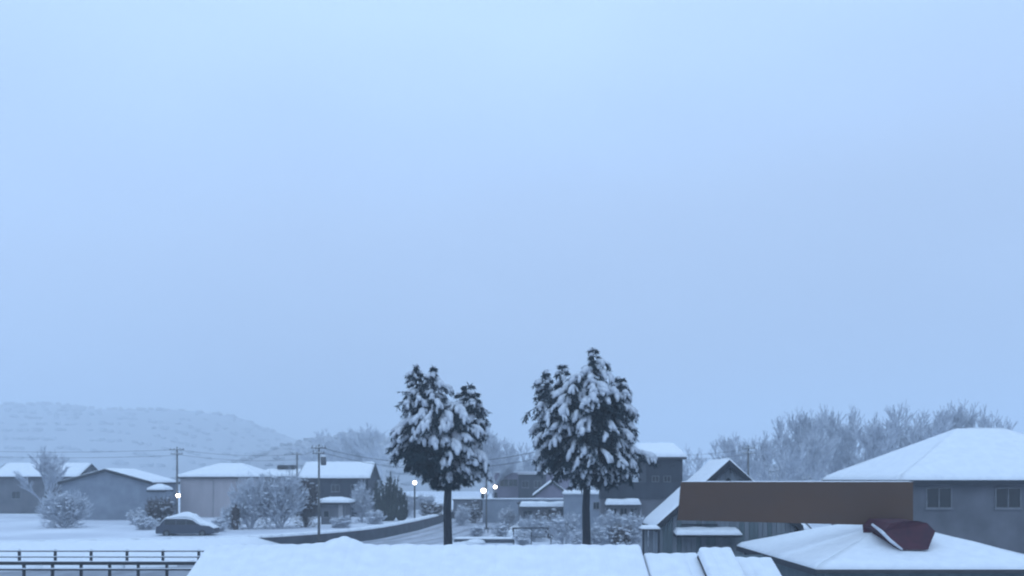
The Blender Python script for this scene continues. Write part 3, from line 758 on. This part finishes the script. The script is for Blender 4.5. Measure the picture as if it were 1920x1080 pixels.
b4 = house('wide_house', 'wide dark-walled house with a long snowy roof left of the dark upright tree', 'house', (gx(625, 128), 133, 0), 0, gx(688, 128) - gx(560, 128), 9, gz(896, 128), 2.15, 'gable', .35, 'darkw', .28, seed=73, nu=26,
           wins=[(-2.6, 5.2, 1.2, 1.0, 1), (.2, 5.2, 1.2, 1.0, 1), (3, 5.2, 1.2, 1.0, 1)])
sd = house('garden_shed', 'little pale shed with a bright snow-covered hipped roof beside the retaining wall', 'shed', (gx(626, 108), 109.5, RG), 0, gx(650, 108) - gx(602, 108), 3.0, gz(943, 108) - RG, .35, 'hip', .45, 'greyw', .32, hipin=1.2, seed=74, nu=14, wins=[(-.9, 1.2, .7, .8, 0)])
MB().box(.55, 1.05, -1.56, -1.503, -.1, gz(946, 108) - RG).build('door', M['pale'], sd)
MB().box(1.32, 1.42, -1.58, -1.503, -.1, gz(946, 108) - RG).build('post', M['wframe'], sd)
b1 = house('far_left_house', 'blue-grey house cut by the left edge with a snowy gable roof sloping down', 'house', (gx(196, 118), 123, 0), rad(90), 9, (gx(285, 118) - gx(196, 118)) * 2 - .8, gz(905, 118), 1.7, 'gable', .4, 'bluew', .22, seed=75, nu=16)
s1 = house('small_shed', 'tiny shed with a snow cap beside the left utility pole', 'shed', (gx(294, 112), 113, RG), 0, 2.1, 2, gz(918, 112) - RG - .1, .5, 'hip', .15, 'bluew', .25, hipin=.9, seed=76, nu=8, wins=[(0, 1.6, .8, .7, 0)])
b0 = house('outer_house', 'dim snowy-roofed house beyond the left edge of the scene', 'house', (gx(60, 140), 145, 0), 0, 13, 8, gz(893, 140), 2.0, 'gable', .4, 'greyw', .25, seed=77, nu=20, wins=[(-3, 4, 1.4, 1.2, 1), (2, 4, 1.4, 1.2, 1)])

# ------------------------------------------------------------------ snow-covered car
def car(label, px, D, z0, Ln, Hh, rz):
    r = thing('parked_car', label, 'car', (gx(px, D), D, z0), rz)
    W = .9; L2 = Ln / 2
    def prism(prof, y0, y1, taper=0.0):
        n = len(prof); m_ = MB()
        vs = []
        zt = max(z for _, z in prof); zb0 = min(z for _, z in prof)
        for y in (y0, y1):
            for (x, z) in prof:
                k = (z - zb0) / max(.01, zt - zb0); vs.append((x, y * (1 - taper * k), z))
        m_.add(vs, [tuple(range(n)), tuple(range(2 * n - 1, n - 1, -1))] + [(i, (i + 1) % n, (i + 1) % n + n, i + n)[::-1] for i in range(n)])
        return m_
    low = [(-L2, .35), (-L2 + .1, .28), (L2 - .1, .28), (L2, .4), (L2 - .02, .85), (L2 - .35, 1.02), (L2 * .45, 1.1), (-L2 * .8, 1.12), (-L2 + .05, .95)]
    prism(low[::-1], -W, W, .04).build('body', M['car'], r)
    cab = [(-L2 * .86, 1.1), (L2 * .55, 1.1), (L2 * .22, Hh - .12), (L2 * .05, Hh), (-L2 * .62, Hh), (-L2 * .74, Hh - .1)]
    prism(cab[::-1], -W * .96, W * .96, .14).build('cabin', M['car'], r)
    for (xa_, xb_, ta, tb_) in ((-L2 * .70, -L2 * .32, .09, 0), (-L2 * .28, L2 * .03, 0, 0), (L2 * .07, L2 * .42, 0, .34)):
        for sy in (-1, 1):
            z0_, z1_ = 1.16, Hh - .14; w_ = W * .96
            def yy_(z): return sy * (w_ * (1 - .14 * (z - 1.1) / (Hh - 1.1)) + .006)
            q = [(xa_, yy_(z0_), z0_), (xb_, yy_(z0_), z0_), (xb_ - tb_ * L2 * .55, yy_(z1_), z1_), (xa_ + ta, yy_(z1_), z1_)]
            if sy > 0: q = q[::-1]
            m_ = MB(); m_.add(q, [(0, 1, 2, 3)]); m_.add([(a, c - sy * .012, d) for a, c, d in q], [(3, 2, 1, 0)]); m_.build('window', M['glass'], r)
    for sx in (-.62, .62):
        for sy in (-1, 1):
            t_ = MB().tube([(sx * L2, sy * (W - .2), .33), (sx * L2, sy * (W + .01), .33)], .33, 16).build('wheel', M['rubber'], r)
            MB().tube([(sx * L2, sy * (W + .011), .33), (sx * L2, sy * (W + .02), .33)], .2, 12).build('rim', M['steel'], t_)
    s = MB(); vs = []; fs = []; nu_, nv_ = 30, 10
    def base(u):
        x = -L2 * 1.0 + 2 * L2 * u
        pr = [(-L2, .95), (-L2 * .86, 1.15), (-L2 * .70, Hh - .02), (L2 * .05, Hh - .02), (L2 * .24, Hh - .14), (L2 * .56, 1.12), (L2 * .86, 1.04), (L2, .84)]
        for (a, c), (d, e_) in zip(pr, pr[1:]):
            if a <= x <= d: return x, c + (e_ - c) * (x - a) / (d - a)
        return x, .85
    for i in range(nu_ + 1):
        x, zb = base(i / nu_)
        h = .50 * math.exp(-((x + L2 * .02) / (L2 * .42)) ** 2) + .13 + .05 * noise.noise(Vector((x * 2, 0, 4)))
        if L2 * .2 < x < L2 * .8: h += .12
        wy = W * (.84 if zb > Hh - .3 else .97)
        for j in range(nv_ + 1):
            v = -1 + 2 * j / nv_
            vs.append((x * 1.01, v * wy * 1.03, zb + h * (1 - abs(v) ** 3 * .75) * min(1, 8 * min(i, nu_ - i) / nu_ + .2)))
    o2 = len(vs)
    for i in range(nu_ + 1):
        x, zb = base(i / nu_); wy = W * (.84 if zb > Hh - .3 else .97)
        for j in range(nv_ + 1): vs.append((x * 1.01, (-1 + 2 * j / nv_) * wy * 1.03, zb - .03))
    m1_ = nv_ + 1
    for i in range(nu_):
        for j in range(nv_):
            fs.append((i * m1_ + j, (i + 1) * m1_ + j, (i + 1) * m1_ + j + 1, i * m1_ + j + 1))
            fs.append((o2 + i * m1_ + j, o2 + i * m1_ + j + 1, o2 + (i + 1) * m1_ + j + 1, o2 + (i + 1) * m1_ + j))
        for j in (0, nv_): fs.append((i * m1_ + j, (i + 1) * m1_ + j, o2 + (i + 1) * m1_ + j, o2 + i * m1_ + j))
    for i in (0, nu_):
        for j in range(nv_): fs.append((i * m1_ + j, i * m1_ + j + 1, o2 + i * m1_ + j + 1, o2 + i * m1_ + j))
    s.add(vs, fs)
    s.build('snow', M['snow'], r, True)
    for sy in (-1, 1): MB().box(L2 - .06, L2 + .012, sy * .68 - .14, sy * .68 + .14, .66, .8).build('headlight', M['glass'], r)
    return r
car('dark long car buried under a smooth hump of snow in the left yard', 352, 87, RG - .12, 5.5, 1.75, 0)

# ------------------------------------------------------------------ fences, lower left
def rail_fence(label, pts, h, rails, post_every, rail_r, post_r, m='darksteel', snowcap=True, name='rail_fence'):
    P = [Vector(p) for p in pts]; r = thing(name, label, 'fence', (P[0].x, P[0].y, P[0].z)); o0 = P[0]
    tot = 0
    for a, b_ in zip(P, P[1:]):
        n = max(1, round((b_ - a).length / post_every))
        for k in range(n + (1 if b_ is P[-1] else 0)):
            q = a.lerp(b_, k / n) - o0
            MB().box(q.x - post_r, q.x + post_r, q.y - post_r, q.y + post_r, q.z - .1, q.z + h + .04).build('post', M[m], r)
            MB().ball((q.x, q.y, q.z + h + .07), post_r * 1.3, post_r * 1.3, .06, 8, 4, .2, k).build('post_snow', M['snow'], r, True)
    for hz, rr in rails:
        b__ = MB()
        for a, c in zip(P, P[1:]):
            p_, q_ = a - o0, c - o0
            b__.box(min(p_.x, q_.x), max(p_.x, q_.x), p_.y - post_r - .05, p_.y - post_r - .002, p_.z + hz - rr, p_.z + hz + rr)
        b__.build('rail', M[m], r)
        if snowcap:
            s_ = MB()
            for a, c in zip(P, P[1:]):
                p_, q_ = a - o0, c - o0
                s_.snow((p_.x, p_.y - post_r - .055, p_.z + hz + rr), (q_.x, p_.y - post_r - .055, q_.z + hz + rr), (q_.x, p_.y - post_r - .0, q_.z + hz + rr), (p_.x, p_.y - post_r - .0, p_.z + hz + rr), .05, 30, 3, (1, 1, 1, 1), 3, edge=.04)
            s_.build('rail_snow', M['snow'], r, True)
    return r
FD = 58
rail_fence('dark rail fence with square posts at the lower left, the farther of two', [(gx(-300, FD + 4), FD + 4, gz(1056, FD + 4) ), (gx(440, FD + 4), FD + 4, gz(1056, FD + 4))], .86, ((.82, .035), (.42, .03)), 2.55, .04, .075)
rail_fence('lower dark barrier with broad rails at the lower left, the nearer of two', [(gx(-330, FD - 4), FD - 4, gz(1078, FD - 4)), (gx(420, FD - 4), FD - 4, gz(1078, FD - 4))], .78, ((.70, .10), (.32, .05)), 1.75, .04, .07)
gm = MB(); 

kw = thing('kerb_wall', 'low dark roadside kerb capped with snow at the foot of the left cedar', 'kerb', (gx(905, 93), 93, 0))
kwx = gx(965, 93) - gx(905, 93)
MB().box(-kwx * .9, kwx, 0, .3, -.2, .33).build('kerb', M['concrete'], kw)
MB().snow((-kwx * .9 - .03, -.02, .333), (kwx + .03, -.02, .333), (kwx + .03, 1.2, .333), (-kwx * .9 - .03, 1.2, .333), .16, 20, 5, (1, 1, 1, 1), 3).build('snow', M['snow'], kw, True)
ln = MB(); vs = []
for j in range(9):
    for i in range(31):
        u = i / 30; x = -150 + 136 * u + (1.8 * noise.noise(Vector((j * .7, 3, 8))) if i == 30 else 0); y = 47 + 21.5 * j / 8 + 1.5 * noise.noise(Vector((x * .15, j * .4, 2))) * (1 if j in (0, 8) else .3)
        vs.append((x, y, .05))
ln.add(vs, [(j * 31 + i, j * 31 + i + 1, (j + 1) * 31 + i + 1, (j + 1) * 31 + i) for j in range(8) for i in range(30)])
ln.build('slushy_lane', M['track'], None, kind='structure')
# ------------------------------------------------------------------ utility poles, street lamps, wires
def utility_pole(px, ytop, D, label, z0=0, arms=((.35, 1.0), (.95, .8)), transformer=False, r0=.16):
    r = thing('utility_pole', label, 'utility pole', (gx(px, D), D, z0)); H = gz(ytop, D) - z0
    MB().tube([(0, 0, -.2), (0, 0, H)], [r0, r0 * .62], 10).build('pole', M['pole'], r, True)
    for (dz, w_) in arms:
        MB().box(-w_, w_, -.17, -.10, H - dz - .05, H - dz + .05).build('crossarm', M['steel'], r)
        for k in (-.85, -.3, .45, .85):
            MB().tube([(k * w_, -.135, H - dz + .052), (k * w_, -.135, H - dz + .22)], [.05, .035], 7).build('insulator', M['wframe'], r)
        MB().snow((-w_, -.17, H - dz + .052), (w_, -.17, H - dz + .052), (w_, -.10, H - dz + .052), (-w_, -.10, H - dz + .052), .05, 10, 3, (1, 1, 1, 1), 2, edge=.03).build('snow', M['snow'], r)
    if transformer:
        MB().tube([(.42, 0, H - 1.9), (.42, 0, H - 1.85), (.42, 0, H - 1.15), (.42, 0, H - 1.1)], [.2, .26, .26, .2], 12).build('transformer', M['steel'], r, True)
        MB().ball((.42, 0, H - 1.08), .25, .25, .14, 10, 4, .1).build('transformer_snow', M['snow'], r, True)
    return r
U1 = utility_pole(332, 838, 120, 'utility pole at the left edge with a lit lamp partway up', RG)
U2 = utility_pole(557, 848, 130, 'utility pole between the low grey house and the wide dark house', RG, ((.3, .7),))
U3 = utility_pole(598, 834, 84, 'slim utility pole with a transformer, nearest of the poles, beside the retaining wall', 0, ((.3, .7), (.8, .55)), True, .13)
U4 = utility_pole(912, 868, 116, 'dark slender pole right of the left cedar with a lit lamp on its side', 0, ((.25, .35),), False, .13)
U5 = utility_pole(1403, 836, 112, 'faint utility pole behind the right slope of the gabled house', 0, ((.3, .8), (.9, .8)))
def globe(par_loc, label, arm=None, name='street_lamp', rg=.27):
    r = thing(name, label, 'street lamp', par_loc)
    MB().ball((0, 0, 0), rg, rg, rg * .95, 16, 10).build('lamp_globe', M['lamp'], r, True)
    MB().tube([(0, 0, rg * .8), (0, 0, rg * 1.15)], [rg * .7, rg * .3], 10).build('lamp_cap', M['darksteel'], r)
    if arm: MB().tube([(0, 0, rg * 1.1), (arm[0] * .5, arm[1] * .5, rg * 1.5), (arm[0], arm[1], rg * 1.2)], .035, 6).build('arm', M['darksteel'], r)
    return r
globe(at(334, 929, 119.5), 'lit white lamp on the left utility pole', (-.1, .5))
globe(at(906.5, 920, 115.8), 'lit warm lamp on the side of the dark slender pole', (.38, .2), rg=.33)
l3 = globe(at(777.5, 905, 124), 'lit lamp on its own post below the left cedar, farthest left of the post lamps', None)
MB().tube([(0, 0, -.26), (0, 0, -at(777, 905, 124).z + RG - .1)], [.1, .13], 8).build('post', M['darksteel'], l3)
l4 = globe(at(928.5, 913, 150), 'small lit lamp on a pale post just right of the dark slender pole', None, rg=.30)
MB().tube([(0, 0, -.28), (0, 0, -at(928, 913, 150).z - .1)], [.16, .2], 8).build('post', M['wframe'], l4)

def wire(a, b_, sag, label, r=.018):
    a, b_ = Vector(a), Vector(b_); pts = []
    for k in range(25):
        t_ = k / 24; p_ = a.lerp(b_, t_); p_.z -= sag * 4 * t_ * (1 - t_); pts.append(p_ - a)
    tag(MB().tube(pts, r, 4).build('power_line', M['wire'], None, loc=a), label, 'wire', 'overhead power lines')
wn = 0
def wires(A, B_, offs, sag, txt):
    for i, (ox, oz) in enumerate(offs):
        wire((A[0] + ox, A[1], A[2] + oz), (B_[0] + ox, B_[1], B_[2] + oz), sag, txt[i])
pt = lambda px, y, D: tuple(at(px, y, D))
wires(pt(-200, 838, 122), pt(332, 843, 119.9), [(0, 0), (.4, -.75)], .5, ['upper power line running from the left edge to the lamp-bearing utility pole', 'lower power line running from the left edge to the lamp-bearing utility pole'])
wires(pt(332, 843, 119.9), pt(557, 852, 129.9), [(0, 0), (.4, -.7)], .45, ['upper power line above the beige building roof', 'lower power line above the beige building roof'])
wires(pt(557, 852, 129.9), pt(598, 838, 83.9), [(0, 0)], .3, ['power line joining the two poles near the wide dark house'])
wires(pt(598, 838, 83.9), pt(1150, 806, 70), [(0, 0), (.3, -.5)], 2.0, ['upper power line passing from the transformer pole behind the cedars', 'lower power line passing from the transformer pole behind the cedars'])
wires(pt(1403, 842, 111.9), pt(1150, 850, 140), [(0, 0), (.4, -.6)], .6, ['upper power line left of the faint pole above the gabled roof', 'lower power line left of the faint pole above the gabled roof'])

# ------------------------------------------------------------------ shrubs and bare trees
shrub(470, 1003, 98, 75, 88, 'rounded frosted bush in front of the beige building, left half of the big clump', 1, z0=RG)
shrub(525, 1000, 99, 90, 92, 'largest frosted bush of the clump in the left yard', 2, z0=RG)
shrub(573, 995, 101, 50, 82, 'narrow frosted bush with dark stems left of the little pale shed', 3, z0=RG, twigm='twig', snowy=.6)
shrub(432, 1000, 97, 34, 42, 'low frosted bush at the left foot of the big clump', 4, z0=RG)
shrub(441, 998, 96.5, 14, 52, 'small dark snow-capped stump-like bush by the beige building', 41, z0=RG, twigm='twig', snowy=.7, tall=True)
shrub(681, 986, 112, 40, 70, 'pale frosted bush between the little shed and the dark upright tree', 5, z0=RG, snowy=.9)
shrub(727, 978, 116, 58, 104, 'dark upright tree with spiky tips between the wide house and the left cedar', 6, name='upright_tree', cat='tree', twigm='shrub', density=3.0, snowy=.08, tall=True, z0=RG)
shrub(752, 976, 117, 26, 66, 'smaller dark spiky bush right of the dark upright tree', 61, twigm='shrub', density=2.0, snowy=.1, tall=True, z0=RG)
shrub(300, 972, 108, 52, 46, 'dark rounded bush dusted with snow below the tiny shed', 7, z0=RG, twigm='twig', snowy=.5)
shrub(258, 976, 106, 34, 26, 'low frosted bush at the left edge beside the far left house', 8, z0=RG)
shrub(810, 968, 133, 46, 22, 'low dark bush across the road behind the left cedar trunk', 9, z0=RG, twigm='twig', snowy=.5)
shrub(1000, 1012, 96, 60, 42, 'frosted bush behind the dark pipe barrier', 10, z0=0)
shrub(1058, 1014, 88, 56, 56, 'frosted bush just left of the tall cedar trunk', 12, z0=0)
shrub(1146, 1014, 86, 62, 62, 'frosted bush just right of the tall cedar trunk', 13, z0=0)
shrub(1188, 1014, 82, 50, 66, 'frosted bush in front of the porch of the dark wing', 14, z0=0)
shrub(1216, 1020, 62, 30, 46, 'snowy bush touching the left corner of the gabled house', 15, z0=gz(1045, 62))
shrub(893, 1010, 100, 26, 22, 'low snow-covered bush at the roadside right of the left cedar', 16, z0=0)
shrub(938, 1010, 98, 30, 28, 'low snow-covered bush at the roadside left of the pipe barrier', 17, z0=0)
shrub(1424, 996, 60, 26, 60, 'dark green snowy bush in the gap between gabled and hipped house', 18, z0=1.5, twigm='shrub', snowy=.3)
shrub(120, 990, 100, 90, 60, 'frosted bush outside the left yard', 19, z0=RG)

shrub(640, 992, 100, 40, 20, 'low frosted bush at the foot of the little pale shed', 23, z0=RG)
shrub(703, 986, 108, 36, 24, 'low frosted bush in front of the dark upright tree', 24, z0=RG, snowy=.9)
shrub(412, 1003, 92, 26, 24, 'tiny frosted bush touching the tail of the buried car', 25, z0=RG)
shrub(276, 996, 96, 46, 22, 'low frosted hedge bush between the left edge and the buried car', 26, z0=RG)
shrub(765, 975, 126, 30, 40, 'pale frosted bush under the lamp on its own post', 27, z0=RG, snowy=.9)
shrub(795, 972, 138, 40, 34, 'pale frosted bush right of the lamp on its own post', 28, z0=RG, snowy=.9)
shrub(868, 985, 126, 34, 36, 'frosted bush across the road right of the left cedar trunk', 29, z0=0)
shrub(890, 978, 132, 30, 40, 'darker bush across the road beside the slender pole', 30, z0=0, twigm='twig', snowy=.7)
shrub(952, 985, 122, 34, 34, 'frosted bush in front of the long low pale wall', 31, z0=0)
shrub(980, 1006, 86, 30, 30, 'small snowy mound of a bush inside the pipe barrier', 32, z0=0, snowy=1.6)
shrub(1030, 1000, 100, 44, 50, 'tall frosted bush hiding the low grey building, left of the tall cedar trunk', 33, z0=0, twigm='twig', snowy=.9)
shrub(1120, 1006, 84, 40, 44, 'frosted bush touching the right side of the tall cedar trunk', 34, z0=0)
shrub(1166, 996, 80, 40, 50, 'frosted bush below the porch of the dark wing, middle one of the row', 35, z0=0, twigm='twig', snowy=.9)
shrub(1082, 1008, 82, 30, 38, 'frosted bush hard against the left side of the tall cedar trunk', 36, z0=0)
block('garage_row', 'long low grey garage row far behind the lamp on its own post', 'garage', 700, 800, 934, 160, 5, 'bluew', .2, wins=[(722, 946, 1.2, 1.0), (752, 946, 1.2, 1.0), (780, 946, 1.2, 1.0)])
block('far_shed', 'small grey shed across the road between the left cedar trunk and the slender pole', 'shed', 850, 900, 938, 150, 4, 'greyw', .25, wins=[(875, 952, 1.4, 1.2)])
ov = thing('snowy_fence', 'low picket fence with snow on its rail at the far roadside', 'fence', (gx(935, 108), 108, 0))
for k in range(15): MB().box(-3 + k * .42, -2.9 + k * .42, 0, .05, -.1, .75).build('picket', M['greyw'], ov)
MB().box(-3.05, 3.0, -.045, -.003, .5, .6).build('rail', M['greyw'], ov)
BT = [(372, 'x'), ]
labels_r = [
 (1378, 836, 118, 'frosted bare tree rising just left of the faint pole above the gabled roof'),
 (1396, 826, 125, 'frosted bare tree directly behind the faint pole right of the gable'),
 (1424, 824, 128, 'frosted bare tree immediately right of the faint pole'),
 (1452, 834, 122, 'shorter darker bare tree halfway between the faint pole and the villa roof'),
 (1482, 800, 132, 'tall frosted bare tree above the middle of the signboard, first of the high ones'),
 (1506, 785, 136, 'tallest frosted bare tree above the middle of the signboard'),
 (1532, 812, 126, 'frosted bare tree over the left tip of the villa roof'),
 (1560, 784, 138, 'tall bare tree rising above the lower end of the villa roof slope'),
 (1590, 778, 142, 'tall bare tree above the middle of the visible villa roof slope'),
 (1622, 806, 128, 'lower frosted tree close above the villa roof slope'),
 (1650, 792, 135, 'frosted tree above the upper part of the villa roof slope'),
 (1682, 772, 130, 'high frosted tree at the right edge above the villa roof'),
 (1730, 778, 134, 'frosted tree behind the top of the villa roof'),
 (1790, 770, 130, 'frosted tree beyond the right half of the villa roof'),
 (1860, 780, 128, 'frosted tree at the far right of the scene'),
]
for i, (px_, yt, D_, lb_) in enumerate(labels_r): bare_tree(px_, yt, D_ * 1.15, lb_, i, .8 + .2 * ((i * 7) % 5) / 4)
bare_tree(930, 806, 150, 'pale frosted tree between the two cedars, close to the left one', 1, 1.0)
bare_tree(905, 812, 165, 'faint frosted tree peeping out behind the right side of the left cedar', 2, 1.0)
bare_tree(968, 832, 170, 'low faint frosted tree midway between the cedars', 0, 1.1)
bare_tree(1300, 848, 130, 'small frosted tree right of the tall dark house', 3, .9)
bare_tree(648, 815, 380, 'far faint bare tree above the wide dark house roof', 0, 1.3)
bare_tree(680, 806, 370, 'far faint bare tree above the right end of the wide dark house', 2, 1.3)
bare_tree(712, 812, 360, 'far faint bare tree behind the dark upright tree', 1, 1.2)
bare_tree(614, 826, 390, 'far faint bare tree behind the transformer pole', 3, 1.2)
bare_tree(95, 850, 130, 'frosted tree beyond the left edge between two houses', 2, 1.1)

# more distant frosted wood behind the right-hand trees, one mass
wd = MB(); wrnd = random.Random(77)
src = bare_mesh(91, 9, .45, 4, r0=.16, twig_r=.05)
for k in range(34):
    px_ = wrnd.uniform(1330, 1990); D_ = wrnd.uniform(210, 300)
    zb_ = max(0, (px_ - 1380) / 600 * 4) ; s_ = wrnd.uniform(.9, 1.35) * (1.0 if px_ > 1470 else .65); a = wrnd.uniform(0, 6.28); ca, sa = math.cos(a), math.sin(a)
    X_ = gx(px_, D_)
    wd.add([(X_ + (v[0] * ca - v[1] * sa) * s_, D_ + (v[0] * sa + v[1] * ca) * s_, zb_ + v[2] * s_) for v in src.v], src.f)
wd.build('distant_wood', M['frost'], None, False, kind='stuff')

# ------------------------------------------------------------------ haze: cold snowy air over everything
hz = MB().box(-2400, 2400, -60, 2600, -1.6, 175)
hm = bpy.data.materials.new('haze'); hm.use_nodes = True; hn = hm.node_tree.nodes; hn.clear()
ho = hn.new('ShaderNodeOutputMaterial'); hv = hn.new('ShaderNodeVolumePrincipled')
hv.inputs['Color'].default_value = (.84, .91, .98, 1); hv.inputs['Density'].default_value = .00105; hv.inputs['Anisotropy'].default_value = .0
hm.node_tree.links.new(hv.outputs[0], ho.inputs['Volume'])
hz.build('haze', hm, None, kind='stuff')
